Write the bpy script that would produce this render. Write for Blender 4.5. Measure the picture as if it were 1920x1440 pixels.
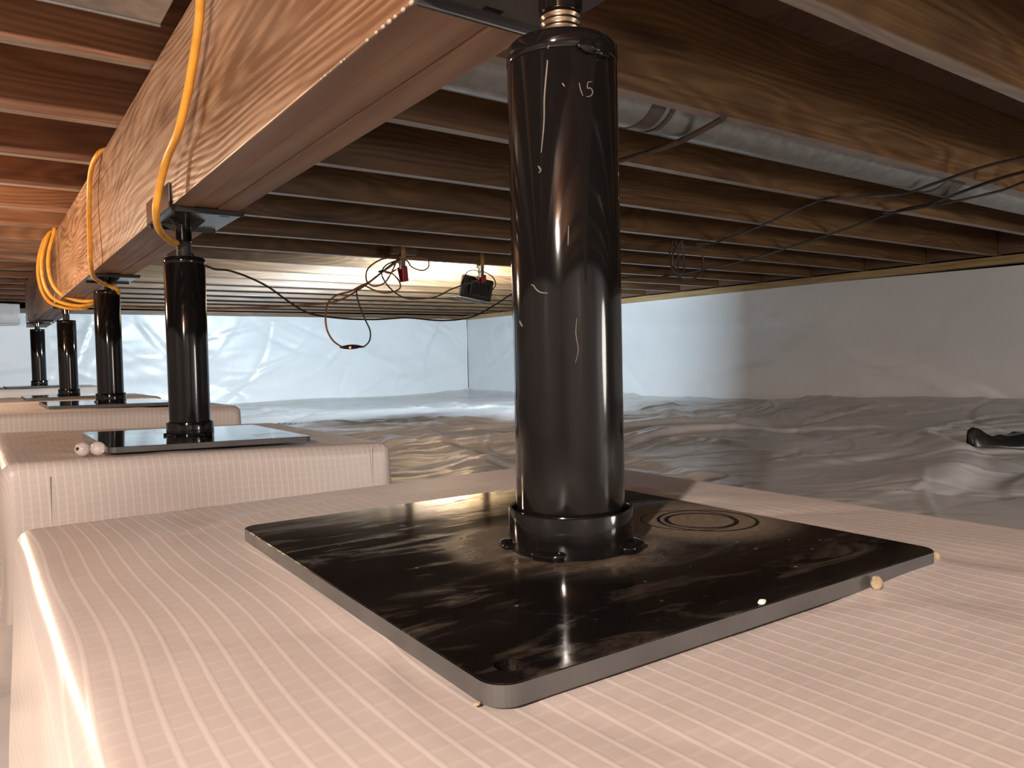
import bpy, bmesh, math, random
import numpy as np
from mathutils import Vector, Matrix
random.seed(7)
scene = bpy.context.scene
for o in list(bpy.data.objects): bpy.data.objects.remove(o)

# ------------------------------------------------------------------ camera, world, lights, exposure
def cam_matrix():
    # image x axis, image y axis, backwards axis of the photographer's phone
    C = Vector((960, 720)); f = 1419.08
    v1 = Vector((-48 - 960, 720 - 696, -f)).normalized()      # world +Y seen from the camera
    v2 = Vector((2960 - 960, 720 - 628, -f)).normalized()     # world +X
    v3 = v2.cross(v1).normalized()
    v2 = v1.cross(v3).normalized()
    return Matrix((v2, v1, v3)).to_4x4()
cam_d = bpy.data.cameras.new('camera'); cam = bpy.data.objects.new('camera', cam_d)
scene.collection.objects.link(cam); scene.camera = cam
cam.matrix_world = cam_matrix()
cam_d.sensor_width = 36; cam_d.lens = 1419.08 / 1920 * 36
cam_d.clip_start = 0.01; cam_d.clip_end = 60

world = bpy.data.worlds.new('world'); scene.world = world; world.use_nodes = True
world.node_tree.nodes['Background'].inputs[0].default_value = (0.5, 0.55, 0.6, 1)
world.node_tree.nodes['Background'].inputs[1].default_value = 0.0
scene.view_settings.view_transform = 'Standard'
scene.view_settings.look = 'None'
scene.view_settings.gamma = 1
scene.view_settings.use_curve_mapping = False
scene.view_settings.exposure = 0.0

def light(name, kind, loc, power, col, **kw):
    d = bpy.data.lights.new(name, kind); d.energy = power; d.color = col
    for k, v in kw.items(): setattr(d, k, v)
    o = bpy.data.objects.new(name, d); scene.collection.objects.link(o); o.location = loc
    return o
# work lamp held beside the photographer, left of the camera just under the joists
light('near_work_lamp', 'POINT', (-0.86, -0.40, 0.555), 195.0, (1.0, 0.86, 0.76), shadow_soft_size=0.025)
# warm bulb hanging in the bays left of the beam
light('warm_bulb', 'POINT', (-0.65, 3.42, 0.42), 80.0, (1.0, 0.72, 0.50), shadow_soft_size=0.04)
# added fill light behind the camera to the right, no lamp seen there
light('rear_fill_light', 'POINT', (2.3, -1.7, 0.02), 72.0, (1.0, 0.93, 0.85), shadow_soft_size=0.25)
sp = light('right_fill_spot', 'SPOT', (2.6, -1.6, 0.05), 150.0, (1.0, 0.94, 0.87), shadow_soft_size=0.15, spot_size=math.radians(100), spot_blend=1.0)  # added out-of-frame fill spot, brightens the right floor and wall
sp.rotation_euler = (Vector((5.2, 2.4, -0.55)) - Vector((2.6, -1.6, 0.05))).to_track_quat('-Z', 'Y').to_euler()
# cold LED flood hung from a joist, facing the far wall (its housing is built below)
LEDC = Vector((2.80, 4.34, 0.485))
led = light('led_flood_light', 'AREA', LEDC + Vector((0, 0.036, 0.004)), 240.0, (0.70, 0.87, 1.0), shape='RECTANGLE', size=0.21, size_y=0.05)
led.rotation_euler = (math.radians(90 + 1), 0, 0)

# ------------------------------------------------------------------ materials
def mat(name):
    m = bpy.data.materials.new(name); m.use_nodes = True
    nt = m.node_tree; return m, nt, nt.nodes['Principled BSDF']
def N(nt, typ, **kw):
    n = nt.nodes.new(typ)
    for k, v in kw.items():
        if k == 'inp':
            for a, b in v.items(): n.inputs[a].default_value = b
        else: setattr(n, k, v)
    return n
def L(nt, a, b): nt.links.new(a, b)
def ramp(nt, src, stops):
    r = N(nt, 'ShaderNodeValToRGB'); e = r.color_ramp.elements
    while len(e) < len(stops): e.new(0.5)
    for i, (p, c) in enumerate(stops):
        e[i].position = p; e[i].color = c if len(c) == 4 else (*c, 1)
    L(nt, src, r.inputs[0]); return r
def maprange(nt, src, a, b, c=0, d=1):
    n = N(nt, 'ShaderNodeMapRange', inp={1: a, 2: b, 3: c, 4: d}); L(nt, src, n.inputs[0]); return n
def math_(nt, op, a, b=None):
    n = N(nt, 'ShaderNodeMath', operation=op)
    for i, v in enumerate((a, b)):
        if v is None: continue
        if isinstance(v, (int, float)): n.inputs[i].default_value = v
        else: L(nt, v, n.inputs[i])
    return n.outputs[0]
def mixc(nt, fac, a, b):
    n = N(nt, 'ShaderNodeMix', data_type='RGBA')
    if isinstance(fac, (int, float)): n.inputs[0].default_value = fac
    else: L(nt, fac, n.inputs[0])
    for i, v in ((6, a), (7, b)):
        if isinstance(v, tuple): n.inputs[i].default_value = (*v, 1)
        else: L(nt, v, n.inputs[i])
    return n.outputs[2]

def wood(name, dark, mid, lite, axis='X', rough=0.55, bump=0.25, scale=1.0, knots=True, ringd=5.0, blotw=0.5):
    m, nt, b = mat(name)
    tc = N(nt, 'ShaderNodeTexCoord'); oi = N(nt, 'ShaderNodeObjectInfo')
    off = N(nt, 'ShaderNodeVectorMath', operation='SCALE'); off.inputs[0].default_value = (7.3, 5.1, 3.7)
    L(nt, oi.outputs['Random'], off.inputs['Scale'])
    add = N(nt, 'ShaderNodeVectorMath', operation='ADD')
    L(nt, tc.outputs['Object'], add.inputs[0]); L(nt, off.outputs[0], add.inputs[1])
    def stretched(s):
        mp = N(nt, 'ShaderNodeMapping'); mp.inputs['Scale'].default_value = s
        L(nt, add.outputs[0], mp.inputs[0]); return mp.outputs[0]
    v = stretched((0.55 * scale, 3.4 * scale, 3.4 * scale) if axis == 'X' else (3.4 * scale, 0.55 * scale, 3.4 * scale))
    cn = N(nt, 'ShaderNodeTexNoise', inp={'Scale': 1.0, 'Detail': 2.2, 'Roughness': 0.42, 'Distortion': 0.25}); L(nt, v, cn.inputs['Vector'])
    sz = N(nt, 'ShaderNodeSeparateXYZ'); L(nt, add.outputs[0], sz.inputs[0])
    ph = math_(nt, 'ADD', math_(nt, 'MULTIPLY', cn.outputs['Fac'], ringd * 5.0), math_(nt, 'MULTIPLY', sz.outputs[2], 26.0 * scale))
    pp = math_(nt, 'PINGPONG', ph, 0.5)
    wv_ = maprange(nt, pp, 0.0, 0.5, 0, 1); wv_.interpolation_type = 'SMOOTHSTEP'; wvo = wv_.outputs[0]
    v2 = stretched((2.2, 95, 95) if axis == 'X' else (95, 2.2, 95))
    fib = N(nt, 'ShaderNodeTexNoise', inp={'Scale': 1.0, 'Detail': 4.0, 'Roughness': 0.6}); L(nt, v2, fib.inputs['Vector'])
    v3 = stretched((0.9, 3.2, 3.2) if axis == 'X' else (3.2, 0.9, 3.2))
    blot = N(nt, 'ShaderNodeTexNoise', inp={'Scale': 1.3, 'Detail': 5.0, 'Roughness': 0.6}); L(nt, v3, blot.inputs['Vector'])
    s = math_(nt, 'ADD', math_(nt, 'MULTIPLY', wvo, 0.13), math_(nt, 'MULTIPLY', fib.outputs['Fac'], 0.38))
    s = math_(nt, 'ADD', s, math_(nt, 'ADD', math_(nt, 'MULTIPLY', math_(nt, 'SUBTRACT', blot.outputs['Fac'], 0.5), blotw), 0.25))
    r = ramp(nt, s, [(0.30, dark), (0.55, mid), (0.80, lite)])
    col = r.outputs[0]
    if knots:
        v4 = stretched((1.1, 0.02, 4.6) if axis == 'X' else (0.02, 1.1, 4.6))
        vo = N(nt, 'ShaderNodeTexVoronoi', inp={'Scale': 1.0, 'Randomness': 1.0}); L(nt, v4, vo.inputs['Vector'])
        k = maprange(nt, vo.outputs['Distance'], 0.06, 0.20, 0.85, 0.0)
        col = mixc(nt, k.outputs[0], col, tuple(x * 0.45 for x in dark))
    L(nt, col, b.inputs['Base Color'])
    b.inputs['Roughness'].default_value = rough
    rr = maprange(nt, fib.outputs['Fac'], 0.3, 0.7, rough - 0.12, rough + 0.12); L(nt, rr.outputs[0], b.inputs['Roughness'])
    bp = N(nt, 'ShaderNodeBump', inp={'Strength': bump, 'Distance': 0.004})
    h = math_(nt, 'ADD', math_(nt, 'MULTIPLY', wvo, 0.35), math_(nt, 'MULTIPLY', fib.outputs['Fac'], 0.5))
    L(nt, h, bp.inputs['Height']); L(nt, bp.outputs[0], b.inputs['Normal'])
    return m
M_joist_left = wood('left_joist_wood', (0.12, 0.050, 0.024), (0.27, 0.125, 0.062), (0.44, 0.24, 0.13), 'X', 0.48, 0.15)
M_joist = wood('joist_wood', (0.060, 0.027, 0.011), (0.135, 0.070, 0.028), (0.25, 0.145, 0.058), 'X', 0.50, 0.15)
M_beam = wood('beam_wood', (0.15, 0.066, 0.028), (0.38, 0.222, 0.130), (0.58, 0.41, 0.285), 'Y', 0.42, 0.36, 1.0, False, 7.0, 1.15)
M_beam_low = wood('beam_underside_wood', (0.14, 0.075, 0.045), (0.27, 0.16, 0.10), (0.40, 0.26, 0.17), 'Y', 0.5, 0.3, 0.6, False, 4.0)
M_joist_edge_lit = wood('joist_lower_edge_lit_wood', (0.20, 0.15, 0.12), (0.32, 0.26, 0.22), (0.44, 0.38, 0.33), 'X', 0.38, 0.12, 1.0, False)
M_sill = wood('sill_wood', (0.20, 0.12, 0.05), (0.38, 0.25, 0.11), (0.52, 0.38, 0.2), 'Y', 0.6, 0.15, 1.0, False)
M_sub = wood('subfloor_wood', (0.06, 0.03, 0.018), (0.12, 0.06, 0.035), (0.18, 0.1, 0.06), 'Y', 0.7, 0.2)

def sheet_mat(name, base, line, rough, grid=None, wrinkle=0.2, wscale=6.0, blot=(0.85, 1.05), gbump=0.5, lw=0.10, fine=0.1):
    m, nt, b = mat(name)
    tc = N(nt, 'ShaderNodeTexCoord')
    ns = N(nt, 'ShaderNodeTexNoise', inp={'Scale': 2.3, 'Detail': 4.0, 'Roughness': 0.6}); L(nt, tc.outputs['Object'], ns.inputs['Vector'])
    mr = maprange(nt, ns.outputs['Fac'], 0.3, 0.7, blot[0], blot[1])
    vm = N(nt, 'ShaderNodeVectorMath', operation='SCALE'); L(nt, mr.outputs[0], vm.inputs['Scale'])
    height = None
    if grid:
        sep = N(nt, 'ShaderNodeSeparateXYZ'); L(nt, tc.outputs['UV'], sep.inputs[0])
        masks = []
        for ax in (0, 1):
            fr = math_(nt, 'FRACT', math_(nt, 'DIVIDE', sep.outputs[ax], grid))
            tri = math_(nt, 'ABSOLUTE', math_(nt, 'SUBTRACT', fr, 0.5))      # 0.5 on the line
            mk = maprange(nt, tri, 0.5 - lw * 1.7, 0.5 - lw * 0.25, 0, 1); mk.interpolation_type = 'SMOOTHSTEP'
            masks.append(mk.outputs[0] if ax == 0 else math_(nt, 'MULTIPLY', mk.outputs[0], 0.35))
        g = math_(nt, 'MAXIMUM', masks[0], masks[1])
        c = mixc(nt, g, base, line); L(nt, c, vm.inputs[0])
        height = math_(nt, 'MULTIPLY', g, gbump)
    else:
        vm.inputs[0].default_value = base
    L(nt, vm.outputs[0], b.inputs['Base Color'])
    b.inputs['Roughness'].default_value = rough
    b.inputs['Specular IOR Level'].default_value = 0.5
    wn = N(nt, 'ShaderNodeTexNoise', inp={'Scale': wscale, 'Detail': 3.0, 'Roughness': 0.5, 'Distortion': 1.2}); L(nt, tc.outputs['Object'], wn.inputs['Vector'])
    bp = N(nt, 'ShaderNodeBump', inp={'Strength': wrinkle, 'Distance': 0.02}); L(nt, wn.outputs['Fac'], bp.inputs['Height'])
    if height is not None:
        b2 = N(nt, 'ShaderNodeBump', inp={'Strength': 0.28, 'Distance': 0.001}); L(nt, height, b2.inputs['Height']); L(nt, bp.outputs[0], b2.inputs['Normal'])
        L(nt, b2.outputs[0], b.inputs['Normal'])
    else: L(nt, bp.outputs[0], b.inputs['Normal'])
    return m
M_pad = sheet_mat('pad_sheeting', (0.50, 0.44, 0.405), (0.59, 0.52, 0.48), 0.35, grid=0.014, wrinkle=0.10, wscale=5.0)
M_floor = sheet_mat('floor_sheeting', (0.62, 0.59, 0.57), None, 0.26, wrinkle=0.15, wscale=6.0)
M_wall = sheet_mat('wall_sheeting', (0.68, 0.68, 0.68), None, 0.30, wrinkle=0.12, wscale=3.0, blot=(0.95, 1.02))
M_hdr = sheet_mat('header_sheeting', (0.40, 0.37, 0.35), None, 0.2, wrinkle=0.3, wscale=5.0)
M_seam = sheet_mat('seam_tape', (0.58, 0.53, 0.49), None, 0.25, wrinkle=0.05)

def black_paint(name, base=(0.0045, 0.004, 0.004), rough=0.10, dust=0.35, plate=False):
    m, nt, b = mat(name)
    tc = N(nt, 'ShaderNodeTexCoord')
    n1 = N(nt, 'ShaderNodeTexNoise', inp={'Scale': 9.0, 'Detail': 8.0, 'Roughness': 0.72, 'Distortion': 0.9})
    mp = N(nt, 'ShaderNodeMapping'); mp.inputs['Rotation'].default_value = (0, 0, math.radians(35))
    mp.inputs['Scale'].default_value = (1.0, 3.2, 1.0) if plate else (1, 1, 0.5)
    L(nt, tc.outputs['Object'], mp.inputs[0]); L(nt, mp.outputs[0], n1.inputs['Vector'])
    n2 = N(nt, 'ShaderNodeTexNoise', inp={'Scale': 160.0, 'Detail': 3.0, 'Roughness': 0.7}); L(nt, tc.outputs['Object'], n2.inputs['Vector'])
    d1 = maprange(nt, n1.outputs['Fac'], 0.52, 0.75, 0, 1).outputs[0]
    d = math_(nt, 'MULTIPLY', d1, dust)
    if plate:
        sep = N(nt, 'ShaderNodeSeparateXYZ'); L(nt, tc.outputs['Object'], sep.inputs[0])
        def dist(px, py):
            dx = math_(nt, 'SUBTRACT', sep.outputs[0], px); dy = math_(nt, 'SUBTRACT', sep.outputs[1], py)
            return math_(nt, 'SQRT', math_(nt, 'ADD', math_(nt, 'MULTIPLY', dx, dx), math_(nt, 'MULTIPLY', dy, dy)))
        # swept dust around the collar and a dusty patch with pipe footprints
        dc = maprange(nt, dist(-0.003, -0.027), 0.05, 0.12, 0.95, 0.0); dc.interpolation_type = 'SMOOTHSTEP'
        dcn = math_(nt, 'MULTIPLY', dc.outputs[0], maprange(nt, n1.outputs['Fac'], 0.38, 0.62, 0.15, 1).outputs[0])
        dp = maprange(nt, dist(0.145, -0.030), 0.055, 0.11, 0.85, 0.0); dp.interpolation_type = 'SMOOTHSTEP'
        dd = math_(nt, 'MAXIMUM', dcn, dp.outputs[0])
        for (px, py, r, w) in ((0.151, -0.039, 0.045, 0.0022), (0.146, -0.036, 0.032, 0.0030), (0.139, -0.027, 0.044, 0.0015)):
            ring = maprange(nt, math_(nt, 'ABSOLUTE', math_(nt, 'SUBTRACT', dist(px, py), r)), w * 0.5, w, 0, 1)
            dd = math_(nt, 'MULTIPLY', dd, ring.outputs[0])
        d = math_(nt, 'MAXIMUM', d, dd)
        d = math_(nt, 'MULTIPLY', d, maprange(nt, n2.outputs['Fac'], 0.3, 0.6, 0.6, 1).outputs[0])
        sp = N(nt, 'ShaderNodeTexVoronoi', inp={'Scale': 48.0}); L(nt, tc.outputs['Object'], sp.inputs['Vector'])
        sk = maprange(nt, sp.outputs['Distance'], 0.05, 0.09, 0.9, 0)
        d = math_(nt, 'MAXIMUM', d, math_(nt, 'MULTIPLY', sk.outputs[0], maprange(nt, n1.outputs['Fac'], 0.45, 0.55, 0, 1).outputs[0]))
    col = mixc(nt, d, base, (0.155, 0.118, 0.082))
    L(nt, col, b.inputs['Base Color'])
    rr = maprange(nt, d, 0, 0.8, rough, 0.75); L(nt, rr.outputs[0], b.inputs['Roughness'])
    b.inputs['Specular IOR Level'].default_value = 0.32
    bp = N(nt, 'ShaderNodeBump', inp={'Strength': 0.03, 'Distance': 0.002}); L(nt, n1.outputs['Fac'], bp.inputs['Height']); L(nt, bp.outputs[0], b.inputs['Normal'])
    return m
M_tube = black_paint('tube_black_paint', rough=0.09, dust=0.06)
M_plate = black_paint('plate_black_paint', rough=0.07, dust=0.42, plate=True)
M_plate2 = black_paint('plate_black_gloss', rough=0.07, dust=0.15)

def simple(name, col, rough, metal=0.0, emit=None, es=0, trans=0):
    m, nt, b = mat(name)
    tc = N(nt, 'ShaderNodeTexCoord'); n = N(nt, 'ShaderNodeTexNoise', inp={'Scale': 30.0, 'Detail': 3.0}); L(nt, tc.outputs['Object'], n.inputs['Vector'])
    mr = maprange(nt, n.outputs['Fac'], 0.3, 0.7, 0.8, 1.15)
    vm = N(nt, 'ShaderNodeVectorMath', operation='SCALE'); vm.inputs[0].default_value = col; L(nt, mr.outputs[0], vm.inputs['Scale'])
    L(nt, vm.outputs[0], b.inputs['Base Color'])
    b.inputs['Roughness'].default_value = rough; b.inputs['Metallic'].default_value = metal
    if emit: b.inputs['Emission Color'].default_value = (*emit, 1); b.inputs['Emission Strength'].default_value = es
    if trans: b.inputs['Transmission Weight'].default_value = trans
    return m
M_edge = simple('plate_edge_steel', (0.062, 0.058, 0.056), 0.5)
M_steel = simple('worn_thread_steel', (0.32, 0.24, 0.17), 0.25, 1.0)
M_bracket = simple('bracket_paint', (0.03, 0.028, 0.028), 0.2)
M_galv = simple('galvanised_steel', (0.42, 0.43, 0.43), 0.38, 0.75)
M_galvd = simple('duct_joint_tape', (0.12, 0.10, 0.09), 0.35, 0.3)
M_yellow = simple('yellow_cord_jacket', (0.78, 0.36, 0.045), 0.42)
M_brown = simple('orange_cord_jacket', (0.40, 0.19, 0.06), 0.5)
M_black = simple('black_rubber', (0.018, 0.017, 0.017), 0.45)
M_grey = simple('grey_cable_jacket', (0.06, 0.052, 0.046), 0.5)
M_pipe = simple('pipe_copper_dull', (0.16, 0.12, 0.10), 0.4, 0.4)
M_red = simple('red_plastic', (0.35, 0.02, 0.02), 0.35)
M_tan = simple('tan_clamp_tip', (0.45, 0.26, 0.12), 0.5)
M_chrome = simple('clamp_spring_steel', (0.6, 0.6, 0.6), 0.25, 1.0)
M_bag = simple('black_plastic_bag', (0.012, 0.012, 0.012), 0.28)
M_chalk = simple('scratched_chalk', (0.11, 0.095, 0.08), 0.8)
M_stone = simple('tan_stone', (0.32, 0.25, 0.16), 0.85)
M_white = simple('white_crumb', (0.75, 0.70, 0.66), 0.7)
M_bead = simple('translucent_bead', (0.80, 0.72, 0.68), 0.15, trans=0.35)
M_glue = simple('resin_drip', (0.62, 0.52, 0.42), 0.18, trans=0.4)
M_glow = simple('switch_glow', (1, 0.2, 0.05), 0.4, emit=(1.0, 0.16, 0.03), es=3.0)
M_lens = simple('led_lens', (0.9, 0.95, 1.0), 0.3, emit=(0.8, 0.92, 1.0), es=6.0)

# ------------------------------------------------------------------ mesh helpers
COL = scene.collection
def link(name, me, mats, parent=None, smooth=False, loc=None):
    o = bpy.data.objects.new(name, me); COL.objects.link(o)
    for m in (mats if isinstance(mats, (list, tuple)) else [mats]): me.materials.append(m)
    if smooth:
        me.shade_smooth()
        if hasattr(me, 'set_sharp_from_angle'): me.set_sharp_from_angle(angle=math.radians(38))
    if parent is not None: o.parent = parent
    if loc is not None: o.location = loc
    return o
def tag(o, label=None, cat=None, group=None, kind=None):
    for k, v in (('label', label), ('category', cat), ('group', group), ('kind', kind)):
        if v: o[k] = v
    return o
def empty(name, loc):
    o = bpy.data.objects.new(name, None); COL.objects.link(o); o.location = loc; o.empty_display_size = 0.02; return o
def mesh_from(verts, faces, name='m'):
    me = bpy.data.meshes.new(name); me.from_pydata([tuple(v) for v in verts], [], [tuple(f) for f in faces]); me.update(); return me
def bm_mesh(bm, name='m'):
    me = bpy.data.meshes.new(name); bmesh.ops.recalc_face_normals(bm, faces=bm.faces); bm.to_mesh(me); bm.free(); return me
def box_bm(bm, c, s, bev=0.0, seg=2, rot=None):
    r = bmesh.ops.create_cube(bm, size=1.0); vs = r['verts']
    bmesh.ops.scale(bm, vec=s, verts=vs)
    if bev:
        es = list({e for v in vs for e in v.link_edges})
        rr = bmesh.ops.bevel(bm, geom=es, offset=bev, segments=seg, affect='EDGES', profile=0.5)
        vs = list({v for f in rr['faces'] for v in f.verts} | {v for v in vs if v.is_valid})
    if rot: bmesh.ops.rotate(bm, cent=(0, 0, 0), matrix=rot, verts=vs)
    bmesh.ops.translate(bm, vec=c, verts=vs)
def box(c, s, bev=0.0, seg=2, rot=None):
    bm = bmesh.new(); box_bm(bm, c, s, bev, seg, rot); return bm_mesh(bm)
def lathe(profile, n=64, closed=False):
    vs, fs = [], []
    for (r, z) in profile:
        for i in range(n):
            a = 2 * math.pi * i / n; vs.append((r * math.cos(a), r * math.sin(a), z))
    k = len(profile)
    for j in range(k - 1 if not closed else k):
        for i in range(n):
            a = j * n + i; b = j * n + (i + 1) % n; c = ((j + 1) % k) * n + (i + 1) % n; d = ((j + 1) % k) * n + i
            fs.append((a, b, c, d))
    if not closed:
        if profile[0][0] > 1e-5: fs.append(tuple(range(n))[::-1])
        if profile[-1][0] > 1e-5: fs.append(tuple(range((k - 1) * n, k * n)))
    bm = bmesh.new(); bvs = [bm.verts.new(v) for v in vs]
    for f in fs:
        try: bm.faces.new([bvs[i] for i in f])
        except ValueError: pass
    bmesh.ops.remove_doubles(bm, verts=bm.verts, dist=1e-6)
    return bm_mesh(bm)
def smooth_path(pts, sub=6):
    P = [np.array(p, float) for p in pts]; P = [2 * P[0] - P[1]] + P + [2 * P[-1] - P[-2]]; out = []
    for i in range(1, len(P) - 2):
        p0, p1, p2, p3 = P[i - 1:i + 3]
        for k in range(sub):
            t = k / sub
            out.append(0.5 * ((2 * p1) + (-p0 + p2) * t + (2 * p0 - 5 * p1 + 4 * p2 - p3) * t * t + (-p0 + 3 * p1 - 3 * p2 + p3) * t ** 3))
    out.append(P[-2]); return out
def tube(pts, r, n=10, sub=6):
    P = smooth_path(pts, sub) if sub else [np.array(p, float) for p in pts]
    vs, fs = [], []; up = None
    for i, p in enumerate(P):
        t = P[min(i + 1, len(P) - 1)] - P[max(i - 1, 0)]; t = t / (np.linalg.norm(t) + 1e-12)
        if up is None:
            up = np.cross(t, (0.3, 0.2, 0.93)); up /= np.linalg.norm(up)
        up = up - t * np.dot(up, t); up /= np.linalg.norm(up) + 1e-12; w = np.cross(t, up)
        rr = r(i / (len(P) - 1)) if callable(r) else r
        for k in range(n):
            a = 2 * math.pi * k / n; vs.append(p + rr * (math.cos(a) * up + math.sin(a) * w))
    for i in range(len(P) - 1):
        for k in range(n):
            fs.append((i * n + k, i * n + (k + 1) % n, (i + 1) * n + (k + 1) % n, (i + 1) * n + k))
    fs.append(tuple(range(n))[::-1]); fs.append(tuple(range((len(P) - 1) * n, len(P) * n)))
    return vs, fs
def tube_mesh(pts, r, n=10, sub=6):
    v, f = tube(pts, r, n, sub); return mesh_from(v, f)
def grid_mesh(P, uv=None, name='g'):
    nu, nv = P.shape[:2]
    me = bpy.data.meshes.new(name)
    idx = np.arange(nu * nv).reshape(nu, nv)
    f = np.stack([idx[:-1, :-1], idx[1:, :-1], idx[1:, 1:], idx[:-1, 1:]], -1).reshape(-1, 4)
    me.vertices.add(nu * nv); me.vertices.foreach_set('co', P.reshape(-1).astype(np.float32))
    me.loops.add(f.size); me.loops.foreach_set('vertex_index', f.reshape(-1).astype(np.int32))
    me.polygons.add(len(f)); me.polygons.foreach_set('loop_start', (np.arange(len(f)) * 4).astype(np.int32))
    me.update(calc_edges=True)
    if uv is not None:
        l = me.uv_layers.new(name='UVMap'); l.data.foreach_set('uv', uv.reshape(-1, 2)[f.reshape(-1)].reshape(-1).astype(np.float32))
    me.shade_smooth(); me.validate(); return me
def folds(X, Y, rng, n, reg, ang, angsd, ln, wd, ht, bend=0.4):
    """random creases: long narrow ridges and valleys, pulled in one main direction"""
    Z = np.zeros_like(X)
    for _ in range(n):
        c0 = rng.uniform(reg[0], reg[1]); c1 = rng.uniform(reg[2], reg[3])
        a = math.radians(rng.normal(ang, angsd)); l = ln * rng.uniform(0.4, 1.5); w = wd * rng.uniform(0.5, 1.6); h = ht * rng.uniform(0.3, 1.3) * rng.choice([1, 1, -0.8])
        u = (X - c0) * math.cos(a) + (Y - c1) * math.sin(a); v = -(X - c0) * math.sin(a) + (Y - c1) * math.cos(a)
        v = v + rng.uniform(-bend, bend) * u * u / max(l, 0.1)
        skew = 1 + 0.5 * np.tanh(v / w)
        Z += h * np.exp(-(v / (w * skew)) ** 2) * np.exp(-(u / l) ** 2)
    return Z

# ------------------------------------------------------------------ setting: floor, walls
XW, YW, XL, YN, ZT = 5.74, 9.17, -3.4, -2.4, 0.628
rng = np.random.default_rng(5)
gx = np.concatenate([np.linspace(XL, 0.3, 60)[:-1], np.linspace(0.3, XW, 430)]); gy = np.concatenate([np.linspace(YN, 0, 30)[:-1], np.linspace(0, 4.5, 380), np.linspace(4.5, YW, 150)[1:]])
X, Y = np.meshgrid(gx, gy, indexing='ij')
Z = -0.455 + 0.022 * np.sin(X * 1.1 + 0.6) * np.cos(Y * 0.8) + 0.012 * np.sin(X * 2.7 + Y * 1.9)
Z += 0.075 * np.exp(-((X - 5.6) / 0.9) ** 2) * np.clip((5.5 - Y) / 2.5, 0, 1)
Z += -0.015 * np.clip((Y - 6) / 3, 0, 1)
Z += folds(X, Y, rng, 150, (0.6, 5.6, 0.5, 7.5), -15, 22, 0.55, 0.040, 0.014)
Z += folds(X, Y, rng, 60, (0.6, 5.6, 0.5, 8.5), 20, 30, 0.8, 0.085, 0.034)
Z += folds(X, Y, rng, 260, (0.8, 5.4, 0.9, 5.0), -12, 16, 0.30, 0.018, 0.0065, 0.8)
Z += folds(X, Y, rng, 120, (XL, XW, YN, YW), 0, 60, 0.4, 0.05, 0.008)
ex = np.clip((XW - X) / 0.12, 0, 1); Z = Z + (1 - ex) ** 2 * 0.03
ey = np.clip((YW - Y) / 0.12, 0, 1); Z = Z + (1 - ey) ** 2 * 0.03
floor = link('floor', grid_mesh(np.stack([X, Y, Z], -1)), M_floor); tag(floor, kind='structure')
FX, FY, FZ = gx, gy, Z
def floor_z(x, y):
    i = np.clip(np.searchsorted(FX, x), 0, len(FX) - 1); j = np.clip(np.searchsorted(FY, y), 0, len(FY) - 1); return float(FZ[i, j])

def wall_sheet(name, axis, pos, a0, a1, top, seed, sign, nfold=34, res=260):
    rg = np.random.default_rng(seed)
    ga = np.linspace(a0, a1, res); gz = np.linspace(0, 1, 64)
    A, T = np.meshgrid(ga, gz, indexing='ij')
    tz = np.array([top(a) for a in ga])[:, None]
    Zw = -0.50 + T * (tz + 0.50)
    D = folds(A, Zw, rg, nfold, (a0, a1, -0.5, 0.6), 30, 25, 0.5, 0.03, 0.008) + folds(A, Zw, rg, nfold // 2, (a0, a1, -0.5, 0.6), -35, 25, 0.5, 0.035, 0.008)
    D += folds(A, Zw, rg, nfold // 2, (a0, a1, -0.3, 0.3), 0, 15, 0.9, 0.10, 0.010)
    D += 0.004 * np.sin(A * 23) * np.clip(T - 0.85, 0, 1) * 6
    D = D * np.clip((1 - T) * 6, 0.15, 1)
    D = D * np.clip((A - a0) * 6, 0, 1) * np.clip((a1 - A) * 6, 0, 1)
    D = D - 0.006
    P = np.stack([pos + sign * D, A, Zw], -1) if axis == 'x' else np.stack([A, pos + sign * D, Zw], -1)
    o = link(name, grid_mesh(P), M_wall); tag(o, kind='structure'); return o
def top_right(y): return 0.548 + (0.626 - 0.548) * min(max((y - 1.8) / 6.5, -0.15), 1)
wall_right = wall_sheet('wall_right', 'x', XW, YN, YW, top_right, 11, -1, 46, 420)
wall_back = wall_sheet('wall_back', 'y', YW, XL, XW, lambda x: 0.626, 12, -1, 60, 420)
wall_left = wall_sheet('wall_left', 'x', XL, YN, YW, lambda y: 0.64, 13, 1, 40)
wall_front = wall_sheet('wall_front', 'y', YN, XL, XW, lambda x: 0.64, 14, 1, 40)
# vertical folded strip of sheeting in the far right corner
cf = link('corner_fold', tube_mesh([(XW - 0.03, YW - 0.03, -0.46), (XW - 0.035, YW - 0.03, -0.1), (XW - 0.028, YW - 0.035, 0.25), (XW - 0.03, YW - 0.03, 0.6)], 0.006, 8), M_wall, wall_back, True)

# sills and subfloor
sl = link('trim_1', box((0, 0, 0), (0.10, YW - YN, 0.055), 0.003), M_sill, loc=(XW + 0.015, (YW + YN) / 2, 0.597)); tag(sl, kind='structure')
s2 = link('trim_2', box((0, 0, 0), (XW - XL, 0.05, 0.05), 0.003), M_joist, loc=((XW + XL) / 2, YW + 0.022, 0.604)); tag(s2, kind='structure')
ceil = link('ceiling', box((0, 0, 0), (XW - XL + 0.5, YW - YN + 0.5, 0.03)), M_sub, loc=((XW + XL) / 2 + 0.1, (YW + YN) / 2, 0.93)); tag(ceil, kind='structure')
CL = Vector(ceil.location)

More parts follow.
